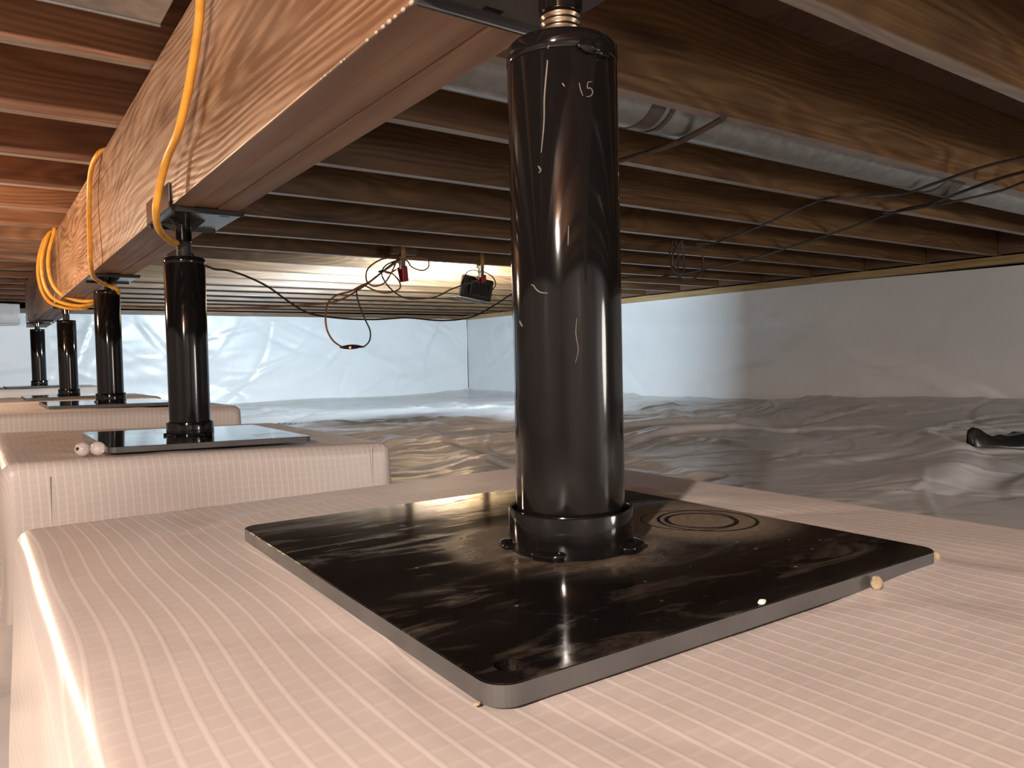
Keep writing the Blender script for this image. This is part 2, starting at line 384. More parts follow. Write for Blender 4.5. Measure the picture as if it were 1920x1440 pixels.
# joists, parts of the ceiling; the right bays sit a little lower than the left ones
JT = 0.041
BX0, BX1 = 0.349, 0.487
rights = [0.800 - 0.4725 * k for k in range(5, 0, -1)] + [0.800, 1.312, 1.787, 2.295, 2.775, 3.243, 3.716, 4.19, 4.665, 5.14, 5.61, 6.085, 6.56, 7.03, 7.5, 7.98, 8.45, 8.92]
lefts = [1.375 - 0.4705 * k for k in range(7, 0, -1)] + [1.375, 1.850, 2.345, 2.822, 3.285, 3.742, 4.200, 4.665, 5.14, 5.61, 6.085, 6.56, 7.03, 7.5, 7.98, 8.45, 8.92]
def joist_mesh(length, h, seed):
    rg = random.Random(seed); bm = bmesh.new(); box_bm(bm, (0, 0, 0), (length, JT, h), 0.0025, 1); me = bm_mesh(bm)
    # slight crook of real lumber
    bm = bmesh.new(); bm.from_mesh(me)
    long_e = [e for e in bm.edges if abs(e.verts[0].co.x - e.verts[1].co.x) > length * 0.8]
    bmesh.ops.subdivide_edges(bm, edges=long_e, cuts=12)
    a, p = rg.uniform(0.001, 0.003), rg.uniform(0, 6)
    for v in bm.verts:
        v.co.z += a * math.sin(v.co.x * 1.4 + p) * (1 if v.co.z < 0 else 0); v.co.y += a * 0.8 * math.sin(v.co.x * 0.9 + p * 2)
    bm.to_mesh(me); bm.free(); return me
RL = (XW + 0.03) - BX1 - 0.001; LLn = BX1 - XL - 0.002
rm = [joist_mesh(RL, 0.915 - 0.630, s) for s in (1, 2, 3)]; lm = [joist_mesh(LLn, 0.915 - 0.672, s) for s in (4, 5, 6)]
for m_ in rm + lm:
    m_.materials.append(M_joist if m_ in rm else M_joist_left); m_.materials.append(M_joist_edge_lit)      # lower edge painted paler, standing in for bounced and grazing flood light
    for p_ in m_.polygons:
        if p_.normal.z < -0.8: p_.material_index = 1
def part(name, me, parent, loc, rz=0.0):
    o = bpy.data.objects.new(name, me); COL.objects.link(o); o.parent = parent
    o.location = Vector(loc) - Vector(parent.location); o.rotation_euler = (0, 0, rz); return o
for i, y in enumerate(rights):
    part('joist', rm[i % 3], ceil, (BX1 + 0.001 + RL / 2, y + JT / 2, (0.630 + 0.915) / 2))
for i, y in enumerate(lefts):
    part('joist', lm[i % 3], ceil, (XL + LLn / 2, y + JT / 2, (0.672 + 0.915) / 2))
# rim boards closing the bays at the right wall and blocking over the sill
bl = box((0, 0, 0), (0.035, 0.42, 0.27), 0.002, 1); bl.materials.append(M_sub)
for i, y in enumerate(rights[:-1]):
    d = rights[i + 1] - y - JT
    o = part('rim_block', bl, ceil, (XW - 0.02, y + JT + d / 2, 0.77)); o.scale = (1, d / 0.42 * 0.99, 1)

# ------------------------------------------------------------------ beam: three plies
BYE, BYN = 7.15, -1.6
beam = empty('support_beam', (0.418, (BYE + BYN) / 2, 0.335))
tag(beam, 'long three ply timber beam with yellow cord draped over it, carried by the black posts', 'beam')
pw = (BX1 - BX0) / 3
for k in range(3):
    zb = 0.338 + (0.0, 0.0018, -0.0006)[k]
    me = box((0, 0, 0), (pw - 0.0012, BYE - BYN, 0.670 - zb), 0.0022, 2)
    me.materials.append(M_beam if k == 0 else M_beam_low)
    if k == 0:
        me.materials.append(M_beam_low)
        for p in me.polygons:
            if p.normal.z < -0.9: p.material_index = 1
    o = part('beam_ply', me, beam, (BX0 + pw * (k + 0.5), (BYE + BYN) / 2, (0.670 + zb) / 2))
# pale resin beads hanging along the lower left edge
for (y, s) in ((0.870, 0.6), (0.856, 0.7), (0.839, 0.5), (0.809, 0.8), (0.800, 0.6), (0.740, 0.9), (0.718, 0.9), (0.702, 1.0), (0.688, 1.2), (0.675, 0.9), (0.658, 1.1), (0.641, 1.2), (0.630, 0.8)):
    bm = bmesh.new(); bmesh.ops.create_uvsphere(bm, u_segments=8, v_segments=6, radius=0.0027 * s)
    for v in bm.verts: v.co.z *= 0.8; v.co.x *= 0.8; v.co.y *= 1.3
    me = bm_mesh(bm); me.shade_smooth(); me.materials.append(M_glue)
    part('resin_bead', me, beam, (BX0 - 0.0005, y, 0.3375))

# wrapped header against the back wall, left of the beam end
hd = link('wrapped_header', box((0, 0, 0), (0.62, 0.34, 0.20), 0.012, 3), M_hdr, loc=(0.075, YW - 0.19, 0.55), smooth=True)
tag(hd, 'short header wrapped in grey sheeting under the joists, behind the far end of the beam', 'header')

# ------------------------------------------------------------------ footing pads draped in scrim sheeting
def pad(name, x0, x1, y0, y1, zl, zr, zb, r, label, seed, res=0.012, rx=None, bumps=0.003, group=None):
    rg = np.random.default_rng(seed)
    over = 0.42 if zb < -0.3 else 0.34
    ux = np.arange(x0 - over, x1 + over, res); uy = np.arange(y0 - over, y1 + over, res)
    U, V = np.meshgrid(ux, uy, indexing='ij')
    rr = r
    cxl, cxh, cyl, cyh = x0 + rr, x1 - rr, y0 + rr, y1 - rr
    qx = np.clip(U, cxl, cxh); qy = np.clip(V, cyl, cyh)
    dx, dy = U - qx, V - qy; d = np.hypot(dx, dy) + 1e-9; nx, ny = dx / d, dy / d
    th = np.clip(d / rr, 0, math.pi / 2); out = rr * np.sin(th); drop = rr * (1 - np.cos(th)) + np.clip(d - rr * math.pi / 2, 0, None)
    wob = folds(U, V, rg, 40, (x0 - 0.1, x1 + 0.1, y0 - 0.1, y1 + 0.1), 20, 60, 0.22, 0.03, bumps) + bumps * 0.8 * np.sin(U * 9 + V * 4) * np.sin(V * 7)
    side = np.clip(d - rr, 0, 0.3) / 0.3
    flare = side * (0.012 + 0.010 * np.sin(U * 11) * np.sin(V * 13))
    Xp = qx + nx * (out + flare); Yp = qy + ny * (out + flare)
    ztop = zl + (zr - zl) * (np.clip(Xp, x0, x1) - x0) / (x1 - x0)
    inner = np.clip(np.minimum(np.minimum(U - x0, x1 - U), np.minimum(V - y0, y1 - V)) / 0.12, 0, 1)
    Zp = ztop - drop + wob * inner * (1 - 0.75 * np.exp(-(np.hypot(U - 0.4, V - (y0 + y1) / 2) / 0.24) ** 4))
    Zp = np.maximum(Zp, zb + 0.001 * np.sin(U * 40))
    c = np.array(((x0 + x1) / 2, (y0 + y1) / 2, zb))
    P = np.stack([Xp, Yp, Zp], -1) - c
    Uw = U + 0.004 * np.sin(V * 7 + U * 3) + 0.002 * np.sin(V * 19 + 1); Vw = V + 0.004 * np.sin(U * 8 + 2) + 0.0015 * np.sin(U * 23)
    o = link(name, grid_mesh(P, np.stack([Uw, Vw], -1)), M_pad, loc=tuple(c))
    tag(o, label, 'footing', group); return o
pad1 = pad('footing_pad', 0.027, 0.800, 0.095, 0.962, -0.1682, -0.1682, -0.47, 0.018, 'nearest square footing draped in white gridded sheeting, under the foreground post', 21, 0.006, bumps=0.0028)
pad2 = pad('footing_pad', 0.030, 0.800, 1.625, 2.47, -0.1665, -0.1905, -0.47, 0.022, 'second footing, its white sheeting face behind the nearest footing, two beads on top', 22, 0.009)
pad3 = pad('footing_pad', 0.030, 0.800, 2.86, 3.62, -0.132, -0.150, -0.47, 0.02, 'third footing from the front, grey white face seen above the second footing', 23, 0.012, bumps=0.002)
pad4 = pad('footing_pad', 0.020, 0.790, 4.25, 4.98, -0.150, -0.152, -0.47, 0.02, 'fourth footing, mostly hidden, carrying the second post from the far end', 24, 0.015)
pad5 = pad('footing_pad', -0.02, 0.735, 5.85, 6.6, -0.121, -0.123, -0.47, 0.02, 'farthest footing in front of the back wall, under the last small post', 25, 0.015)
# overlapped sheeting flap on the front face of the second footing
for xx in (0.105, 0.745):
    o = part('sheeting_seam', box((0, 0, 0), (0.0016, 0.0016, 0.20), 0.0005, 1), pad2, (xx, 1.6185, -0.295)); o.data.materials.append(M_seam)

# ------------------------------------------------------------------ posts
def difference(me, cutters):
    """cut holes and return the plain resulting mesh"""
    bm = bmesh.new()
    for c in cutters: tmp = c; bm.from_mesh(tmp)
    cm = bpy.data.meshes.new('c'); bm.to_mesh(cm); bm.free()
    a = bpy.data.objects.new('a', me); b = bpy.data.objects.new('b', cm); COL.objects.link(a); COL.objects.link(b)
    md = a.modifiers.new('b', 'BOOLEAN'); md.operation = 'DIFFERENCE'; md.object = b; md.solver = 'EXACT'
    dg = bpy.context.evaluated_depsgraph_get(); r = bpy.data.meshes.new_from_object(a.evaluated_get(dg))
    bpy.data.objects.remove(a); bpy.data.objects.remove(b); return r
def rounded_plate(sx, sy, t, rc, bev=0.0006, n=8):
    vs = []
    for (cx_, cy_, a0) in ((sx / 2 - rc, sy / 2 - rc, 0), (-sx / 2 + rc, sy / 2 - rc, 90), (-sx / 2 + rc, -sy / 2 + rc, 180), (sx / 2 - rc, -sy / 2 + rc, 270)):
        for k in range(n + 1):
            a = math.radians(a0 + 90 * k / n); vs.append((cx_ + rc * math.cos(a), cy_ + rc * math.sin(a)))
    m = len(vs); V3 = [(x, y, -t / 2) for x, y in vs] + [(x, y, t / 2) for x, y in vs]
    F = [tuple(range(m))[::-1], tuple(range(m, 2 * m))] + [(i, (i + 1) % m, m + (i + 1) % m, m + i) for i in range(m)]
    me = mesh_from(V3, F)
    if bev:
        bm = bmesh.new(); bm.from_mesh(me)
        es = [e for e in bm.edges if len(e.link_faces) == 2 and any(len(f.verts) > 8 for f in e.link_faces)]
        bmesh.ops.bevel(bm, geom=es, offset=bev, segments=2, affect='EDGES'); bm.to_mesh(me); bm.free()
    return me
def cyl_mesh(x, y, r, h, n=28, z=0.009):
    bm = bmesh.new(); bmesh.ops.create_cone(bm, cap_ends=True, segments=n, radius1=r, radius2=r, depth=h); bmesh.ops.translate(bm, vec=(x, y, z), verts=bm.verts); return bm_mesh(bm)
def base_plate_mesh(mat_top):
    me = rounded_plate(0.412, 0.450, 0.012, 0.015)
    me = difference(me, [cyl_mesh(-0.206 + 0.021, -0.225 + 0.020, 0.0075, 0.022)])
    me.materials.clear(); me.materials.append(mat_top); me.materials.append(M_edge)
    for p in me.polygons: p.material_index = 0 if (p.center.z > 0.0053 or math.hypot(p.center.x + 0.185, p.center.y + 0.205) < 0.009) else 1
    return me
bp_front = base_plate_mesh(M_plate); bp_other = base_plate_mesh(M_plate2)
def bracket_mesh():
    """saddle under the beam: bent plate with an upturned flange on the left, down-turned lips front and back, slots"""
    bm = bmesh.new()
    W0, W1, Ln = -0.074, 0.080, 0.25
    box_bm(bm, ((W0 + W1) / 2, 0, 0.003), (W1 - W0, Ln, 0.005), 0.0015, 2)
    me = bm_mesh(bm)
    cut = []
    for (x, y, w, l) in ((-0.045, -0.075, 0.022, 0.008), (0.048, -0.075, 0.022, 0.008), (-0.045, 0.075, 0.022, 0.008), (0.048, 0.075, 0.022, 0.008), (0.002, 0.104, 0.022, 0.009)):
        cut.append(box((x, y, 0), (w, l, 0.05)))
    me = difference(me, cut)
    me.materials.clear(); me.materials.append(M_bracket); return me
brk = bracket_mesh()
fl_me = box((0, 0, 0), (0.004, 0.25, 0.052), 0.0014, 2); fl_me.materials.append(M_bracket)
lip_me = box((0, 0, 0), (0.150, 0.005, 0.009), 0.002, 2); lip_me.materials.append(M_bracket)
gus = mesh_from([(0.016, 0, 0), (0.055, 0, 0.0), (0.016, 0, -0.026), (0.016, 0.004, 0), (0.055, 0.004, 0.0), (0.016, 0.004, -0.026)], [(0, 1, 2), (5, 4, 3), (0, 3, 4, 1), (1, 4, 5, 2), (2, 5, 3, 0)]); gus.materials.append(M_bracket)
coll = lathe([(0.0478, 0.0), (0.0508, 0.0), (0.0512, 0.002), (0.0512, 0.031), (0.0505, 0.033), (0.0486, 0.033), (0.0478, 0.0315)], 72, True)
coll.materials.append(M_tube); coll.shade_smooth(); coll.set_sharp_from_angle(angle=math.radians(50))
def blob(r, s, seed, mat_=M_tube):
    rg = random.Random(seed); bm = bmesh.new(); bmesh.ops.create_icosphere(bm, subdivisions=3, radius=r)
    ph = [rg.uniform(0, 6) for _ in range(4)]
    for v in bm.verts:
        k = 1 + 0.16 * math.sin(v.co.x / r * 3 + ph[0]) + 0.12 * math.sin(v.co.y / r * 4 + ph[1]) + 0.1 * math.sin(v.co.z / r * 5 + ph[2])
        v.co = Vector((v.co.x * s[0] * k, v.co.y * s[1] * k, v.co.z * s[2] * k))
    me = bm_mesh(bm); me.shade_smooth(); me.materials.append(mat_); return me
def post(x, y, zb, ztop, zcap, label, first=False, tilt=0.0, bry=0.0, threads=False, plate_off=(0, 0), prot=0.0):
    root = empty('jack_post', (x, y, zb)); tag(root, label, 'post', 'adjustable steel posts under the beam')
    # tube
    h = ztop - 0.016 - zb
    me = lathe([(0.0445, 0.0), (0.0445, h * 0.5), (0.0445, h - 0.0012), (0.0438, h)], 96); me.materials.append(M_tube); me.shade_smooth(); me.set_sharp_from_angle(angle=math.radians(40))
    part('tube', me, root, (x, y, zb + 0.0002))
    me = lathe([(0.0440, 0.0005), (0.0448, 0.0018), (0.0448, 0.0125), (0.0420, 0.0158), (0.034, 0.0162), (0.0185, 0.0162)], 96); me.materials.append(M_tube); me.shade_smooth(); me.set_sharp_from_angle(angle=math.radians(50))
    part('top_cap', me, root, (x, y, ztop - 0.016))
    part('collar', coll, root, (x, y, zb + 0.0003))
    bpm = bp_front if first else bp_other
    o = part('base_plate', bpm, root, (x + plate_off[0], y + plate_off[1], zb - 0.006)); o.rotation_euler = (0, tilt, prot)
    # screw shaft with thread
    pf = []; z = ztop - 0.004; s = 0.0165
    top = zcap - 0.004
    sleeve = ztop + 0.024 if threads else ztop + (top - ztop) * 0.42
    while z < sleeve:
        pf += [(s - 0.0016, z), (s, z + 0.0014), (s, z + 0.0024), (s - 0.0016, z + 0.0038)]; z += 0.0052
    me = lathe(pf + [(s - 0.002, z), (s - 0.002, z + 0.002)], 48); me.materials.append(M_steel if first else M_black); me.shade_smooth(); me.set_sharp_from_angle(angle=math.radians(60))
    part('screw_thread', me, root, (x, y, 0)).data.name = 'thread'
    root_o = [c for c in root.children if c.name.startswith('screw_thread')][-1]
    root_o.location = Vector((0, 0, -zb)) + Vector((0, 0, 0))
    me = lathe([(0.0178, 0), (0.0178, top - z)], 48); me.materials.append(M_tube); me.shade_smooth(); me.set_sharp_from_angle(angle=math.radians(50))
    part('screw_sleeve', me, root, (x, y, z))
    sad = part('saddle_bracket', brk, root, (x + 0.017, y + bry, zcap - 0.006))
    f = bpy.data.objects.new('flange', fl_me); COL.objects.link(f); f.parent = sad; f.location = (-0.0745, 0, 0.027)
    for sy in (-1, 1):
        lp = bpy.data.objects.new('lip', lip_me); COL.objects.link(lp); lp.parent = sad; lp.location = (0.003, sy * 0.1215, -0.0015)
    for k in range(4):
        g = bpy.data.objects.new('gusset', gus); COL.objects.link(g); g.parent = sad; g.location = (-0.017, -bry, 0.0005); g.rotation_euler = (0, 0, math.radians(90 * k + 45) if k % 2 else math.radians(90 * k + 45))
    # weld lumps at the collar foot
    for ang, sz in ((-150, 1.0), (-62, 1.35), (60, 1.1), (150, 1.0)):
        a = math.radians(ang)
        w = part('weld_bead', blob(0.0075 * sz, (1.5, 0.75, 0.62), int(ang) + int(x * 100)), root, (x + 0.0525 * math.cos(a), y + 0.0525 * math.sin(a), zb + 0.0028), a + math.pi / 2)
    return root
p1 = post(0.397, 0.480, -0.155, 0.2500, 0.338, 'large foreground black steel jack post with the number 15 scratched on its tube', True, 0, 0.02, True, (0.0075, 0.0330), math.radians(-1.2))
p2 = post(0.403, 1.860, -0.160, 0.2490, 0.338, 'second black steel jack post from the front, on a glossy plate beside two pale beads', False, math.radians(1.3), -0.03, False, (0.011, 0.03))
p3 = post(0.412, 3.170, -0.126, 0.2880, 0.338, 'black steel jack post third from the front, yellow cord hooked over its top', False, math.radians(0.8), 0, False, (-0.01, 0.02))
p4 = post(0.405, 4.620, -0.138, 0.2570, 0.338, 'slim looking black steel jack post, second from the far end of the beam', False, 0, 0)
p5 = post(0.368, 6.220, -0.108, 0.2820, 0.338, 'farthest and smallest looking black steel jack post, at the far end of the beam', False, 0, 0)

# top weld lump and chalk marks on the front post
def on_tube(a, z, r=0.0448):
    a = math.radians(a); return Vector((0.397 + r * math.cos(a), 0.480 + r * math.sin(a), z))
for ang, z, s, sd in ((-104, 0.2345, (1.5, 0.55, 0.75), 3), (-96, 0.2330, (1.7, 0.5, 0.55), 4), (-86, 0.2325, (1.3, 0.5, 0.6), 5)):
    p = on_tube(ang, z, 0.0447); part('weld_bead', blob(0.0062, s, sd), p1, p, math.radians(ang + 90))
def mark(pts, w, name='scratch_mark', m=M_chalk):
    P = smooth_path([(a, z, 0) for a, z in pts], 5); vs, fs = [], []
    for i, p in enumerate(P):
        q = P[min(i + 1, len(P) - 1)] - P[max(i - 1, 0)]
        t = np.array([q[0] * math.radians(1) * 0.0445, q[1]]); t /= np.linalg.norm(t) + 1e-12; nrm = np.array([-t[1], t[0]])
        tw = w * (0.55 + 0.45 * math.sin(math.pi * i / (len(P) - 1)))
        for sgn in (-1, 1):
            a = p[0] + math.degrees(sgn * nrm[0] * tw / 0.0445); z = p[1] + sgn * nrm[1] * tw
            for r_ in (0.04445, 0.04475): vs.append(on_tube(a, z, r_) - Vector(p1.location))
    for i in range(len(P) - 1):
        a = i * 4; fs += [(a + 1, a + 3, a + 7, a + 5), (a, a + 4, a + 6, a + 2), (a, a + 1, a + 5, a + 4), (a + 2, a + 6, a + 7, a + 3)]
    me = mesh_from(vs, fs); me.materials.append(m); o = bpy.data.objects.new(name, me); COL.objects.link(o); o.parent = p1; return o
mark([(-112.9, 0.2072), (-111.6, 0.2022), (-109.3, 0.1975)], 0.00035, 'digit_one')
mark([(-99.0, 0.2087), (-103.4, 0.2079), (-104.3, 0.2036), (-100.9, 0.2038), (-98.4, 0.2012), (-100.9, 0.1980), (-105.6, 0.1970)], 0.00035, 'digit_five')
mark([(-139.1, 0.2398), (-143.0, 0.2331)], 0.0004)
mark([(-143.5, 0.2250), (-143.8, 0.2213), (-147.2, 0.1979), (-148.3, 0.1781), (-151.8, 0.1564)], 0.0006)
mark([(-129.6, 0.2068), (-127.1, 0.2040)], 0.0005); mark([(-155.5, 0.1468), (-152.2, 0.1432)], 0.0006)
mark([(-152.2, 0.1432), (-155.0, 0.1415)], 0.0005)
mark([(-166.8, 0.0569), (-164.0, 0.0565), (-160.5, 0.0531), (-155.0, 0.0505), (-148.0, 0.0497)], 0.0005)
mark([(173.5, 0.0300), (179.0, 0.0253)], 0.0010); mark([(-52.2, 0.1468), (-52.7, 0.1434)], 0.0008); mark([(-54.8, 0.1271), (-51.9, 0.1250)], 0.0008)
mark([(-120, 0.030), (-121, 0.018), (-119, 0.006), (-122, -0.004)], 0.0003); mark([(-126, 0.100), (-127, 0.085)], 0.0004)

# ------------------------------------------------------------------ ducts between the joists
duct = empty('round_duct', (3.1, 1.46, 0.705)); tag(duct, 'round galvanised duct running between the joists right of the foreground post', 'duct')
def arc_duct(x0, x1, r, m, parent, name, yc=1.462, zc=0.706, n=40, t=0.0015):
    vs, fs = [], []
    for x in (x0, x1):
        for rad in (r, r - t):
            for i in range(n): a = 2 * math.pi * i / n; vs.append((x - 3.1, rad * math.cos(a), rad * math.sin(a)))
    for i in range(n):
        j = (i + 1) % n
        fs += [(i, j, 2 * n + j, 2 * n + i), (n + j, n + i, 3 * n + i, 3 * n + j), (j, i, n + i, n + j), (2 * n + i, 2 * n + j, 3 * n + j, 3 * n + i)]
    me = mesh_from(vs, fs); me.materials.append(m); me.shade_smooth(); me.set_sharp_from_angle(angle=math.radians(40))
    o = bpy.data.objects.new(name, me); COL.objects.link(o); o.parent = parent; return o
arc_duct(0.495, 1.46, 0.0965, M_galv, duct, 'duct_section'); arc_duct(1.44, 3.26, 0.0950, M_galv, duct, 'duct_section'); arc_duct(3.24, XW - 0.06, 0.0965, M_galv, duct, 'duct_section')
arc_duct(1.445, 1.495, 0.0985, M_galvd, duct, 'joint_tape'); arc_duct(1.515, 1.53, 0.0980, M_galvd, duct, 'joint_tape'); arc_duct(3.02, 3.16, 0.0985, M_galvd, duct, 'joint_tape')
seam = link('lock_seam', box((0, 0, 0), (5.15, 0.004, 0.006), 0.001), M_galv, duct); seam.location = (-0.05, 0.060, -0.079); seam.rotation_euler = (math.radians(40), 0, 0)
dl = empty('flat_duct', (-1.5, 1.52, 0.70)); tag(dl, 'flat galvanised duct pan between joists at the top left, beside the beam', 'duct')
o = part('duct_pan', box((0, 0, 0), (3.65, 0.205, 0.12), 0.004, 2), dl, (-1.5, 1.5225, 0.733)); o.data.materials.append(M_galv)
o = part('folded_lip', box((0, 0, 0), (3.65, 0.006, 0.014), 0.001, 1), dl, (-1.5, 1.6275, 0.677)); o.data.materials.append(M_galv)

# ------------------------------------------------------------------ cords
def cord(name, pts, r, m, label, cat='cable', sub=6, n=10, group=None):
    o = link(name, tube_mesh(pts, r, n, sub), m, smooth=True); tag(o, label, cat, group); return o
cord('extension_cord', [(0.40, 1.20, 0.682), (0.34, 1.22, 0.672), (0.318, 1.27, 0.64), (0.325, 1.322, 0.585), (0.327, 1.369, 0.541), (0.327, 1.424, 0.494), (0.325, 1.454, 0.466), (0.322, 1.502, 0.430), (0.318, 1.587, 0.400), (0.312, 1.629, 0.356), (0.310, 1.66, 0.318), (0.325, 1.725, 0.292), (0.358, 1.80, 0.282), (0.384, 1.845, 0.280)], 0.0075, M_yellow, 'nearest thick yellow extension cord hanging down the side of the beam')
cord('extension_cord', [(0.42, 2.60, 0.68), (0.360, 2.66, 0.680), (0.335, 2.680, 0.660), (0.326, 2.76, 0.625), (0.325, 2.816, 0.540), (0.320, 2.790, 0.412), (0.318, 2.78, 0.345), (0.340, 2.92, 0.314), (0.375, 3.05, 0.310), (0.400, 3.10, 0.304), (0.428, 3.11, 0.294), (0.444, 3.13, 0.284), (0.452, 3.2, 0.26)], 0.0075, M_yellow, 'yellow extension cord over the beam at the third post, looped onto the post top')
def coil_pts(dy, dx, dz, s=1.0):
    base = [(0.42, 4.40, 0.682), (0.346, 4.40, 0.680), (0.322, 4.40, 0.650), (0.293, 4.40, 0.534), (0.296, 4.40, 0.430), (0.326, 4.40, 0.360), (0.38, 4.40, 0.328), (0.449, 4.40, 0.318), (0.505, 4.40, 0.340), (0.515, 4.40, 0.42)]
    return [(x - (dx if i > 1 and i < 7 else 0), y + dy * (1 + 0.1 * i), z - (dz if i > 4 else 0)) for i, (x, y, z) in enumerate(base)]
pts = []
vv, ff = [], []
for k, (dy, dx, dz) in enumerate(((0.0, 0.0, 0.0), (-0.05, 0.006, 0.004), (0.06, 0.012, 0.008), (0.13, 0.0, 0.0), (-0.16, -0.012, -0.004))):
    v, f = tube(coil_pts(dy, dx, dz), 0.0085, 8, 6); b0 = len(vv); vv += v; ff += [tuple(i + b0 for i in q) for q in f]
cc = link('extension_cord', mesh_from(vv, ff), M_yellow, smooth=True); tag(cc, 'coiled bundle of yellow extension cord slung around the beam at far left', 'cable')
cord('extension_cord', [(0.449, 4.38, 0.312), (0.491, 4.35, 0.320), (0.629, 4.30, 0.313), (0.856, 4.30, 0.311), (1.184, 4.30, 0.315), (1.547, 4.28, 0.338), (1.742, 4.22, 0.361), (1.875, 4.15, 0.440), (1.96, 4.06, 0.520), (2.03, 4.02, 0.575), (2.07, 4.0, 0.60)], 0.006, M_brown, 'thin orange cord stretched level from the yellow coil to the red clamp')
cord('lamp_cable', [(0.88, 4.16, 0.622), (0.91, 4.12, 0.60), (0.95, 4.1, 0.545), (1.025, 4.1, 0.503), (1.111, 4.1, 0.496), (1.221, 4.1, 0.461), (1.318, 4.1, 0.414), (1.418, 4.1, 0.344), (1.537, 4.1, 0.280), (1.725, 4.1, 0.255), (1.924, 4.1, 0.251), (2.054, 4.1, 0.259), (2.153, 4.1, 0.264), (2.394, 4.1, 0.250), (2.612, 4.1, 0.277), (2.80, 4.1, 0.363), (2.953, 4.1, 0.441), (3.295, 4.1, 0.53), (3.96, 4.12, 0.585), (4.42, 4.12, 0.617), (4.209, 3.251, 0.619), (3.993, 2.806, 0.619), (3.705, 2.295, 0.619), (3.355, 1.752, 0.615), (3.25, 1.60, 0.598), (3.217, 1.525, 0.598), (3.078, 1.344, 0.599), (3.045, 1.143, 0.619), (3.04, 0.85, 0.619), (3.04, 0.3, 0.619)], 0.0055, M_black, 'dark cable sagging across the far wall and stapled under the right joists')
cord('joist_cable', [(3.30, 2.83, 0.617), (3.36, 2.76, 0.617), (3.131, 2.294, 0.619), (2.842, 1.806, 0.619), (2.86, 1.657, 0.606), (2.93, 1.509, 0.600), (2.857, 1.354, 0.601), (2.830, 1.168, 0.619), (2.826, 1.0, 0.619), (2.85, 0.4, 0.619)], 0.0055, M_grey, 'dark cable under the right joists running from the hanging coil to the right edge')
cord('joist_cable', [(3.36, 1.82, 0.620), (3.306, 1.748, 0.605), (3.262, 1.589, 0.596), (3.243, 1.456, 0.595), (3.250, 1.298, 0.606), (3.198, 1.147, 0.619), (3.19, 0.82, 0.622)], 0.005, M_grey, 'short dark cable end under the round duct at the right edge')
cord('thin_pipe', [(1.68, 2.2, 0.617), (1.661, 1.890, 0.617), (1.640, 1.683, 0.600), (1.633, 1.472, 0.598), (1.628, 1.326, 0.616), (1.62, 1.30, 0.62)], 0.0085, M_pipe, 'thin dull pipe crossing below the duct just right of the foreground post', 'pipe')
# hanging coil of dark cable
S = 0.859
def sc(pts): return [(x * S, y * S, min(z * S, 0.626)) for x, y, z in pts]
vv, ff = [], []
for P_ in ([(3.561, 3.260, 0.709), (3.531, 3.260, 0.615), (3.548, 3.255, 0.533), (3.595, 3.250, 0.503), (3.645, 3.250, 0.538), (3.656, 3.260, 0.622), (3.643, 3.260, 0.704)],
           [(3.638, 3.25, 0.719), (3.549, 3.24, 0.647), (3.528, 3.24, 0.564), (3.576, 3.24, 0.540), (3.596, 3.25, 0.617), (3.569, 3.25, 0.698)],
           [(3.601, 3.27, 0.713), (3.542, 3.27, 0.633), (3.568, 3.27, 0.535), (3.630, 3.27, 0.488), (3.729, 3.27, 0.479), (3.815, 3.27, 0.514), (3.852, 3.27, 0.584), (3.834, 3.27, 0.668), (3.784, 3.27, 0.715)],
           [(3.641, 3.28, 0.708), (3.699, 3.28, 0.686), (3.774, 3.28, 0.687), (3.876, 3.28, 0.711), (3.92, 3.28, 0.725)]):
    v, f = tube(sc(P_), 0.0052, 8, 6); b0 = len(vv); vv += v; ff += [tuple(i + b0 for i in q) for q in f]
hc = link('cable_coil', mesh_from(vv, ff), M_grey, smooth=True); tag(hc, 'small coil of dark cable hanging from a joist right of the foreground post', 'cable')

# tangle of lamp lead with inline switch, and two spring clamps
lead = empty('lamp_lead', (2.05, 4.05, 0.60)); tag(lead, 'thin looped lamp lead with a glowing orange inline switch hanging before the far wall', 'cable')
def lead_part(pts, r=0.0045, name='lead'):
    me = tube_mesh([tuple(np.array(p) - np.array((2.05, 4.05, 0.60))) for p in pts], r, 8, 6); me.materials.append(M_brown if r > 0.0046 else M_grey); me.shade_smooth()
    o = bpy.data.objects.new(name, me); COL.objects.link(o); o.parent = lead; return o
lead_part([(2.72, 4.21, 0.54), (2.70, 4.15, 0.52), (2.596, 4.1, 0.491), (2.459, 4.1, 0.447), (2.352, 4.1, 0.398), (2.240, 4.1, 0.381), (2.140, 4.1, 0.381), (2.068, 4.1, 0.412), (2.013, 4.1, 0.461), (1.983, 4.1, 0.517), (2.000, 4.1, 0.561), (2.049, 4.1, 0.592), (2.107, 4.08, 0.610)])
lead_part([(2.065, 4.05, 0.609), (1.977, 4.05, 0.604), (1.899, 4.05, 0.564), (1.863, 4.05, 0.520), (1.865, 4.05, 0.464), (1.910, 4.05, 0.441), (1.973, 4.05, 0.461), (2.014, 4.05, 0.513), (2.056, 4.05, 0.587)], 0.005)
lead_part([(2.113, 4.04, 0.602), (2.129, 4.04, 0.591), (2.152, 4.04, 0.563), (2.218, 4.04, 0.545), (2.262, 4.04, 0.565), (2.268, 4.04, 0.600), (2.245, 4.04, 0.616), (2.179, 4.04, 0.620), (2.113, 4.04, 0.612)], 0.005)
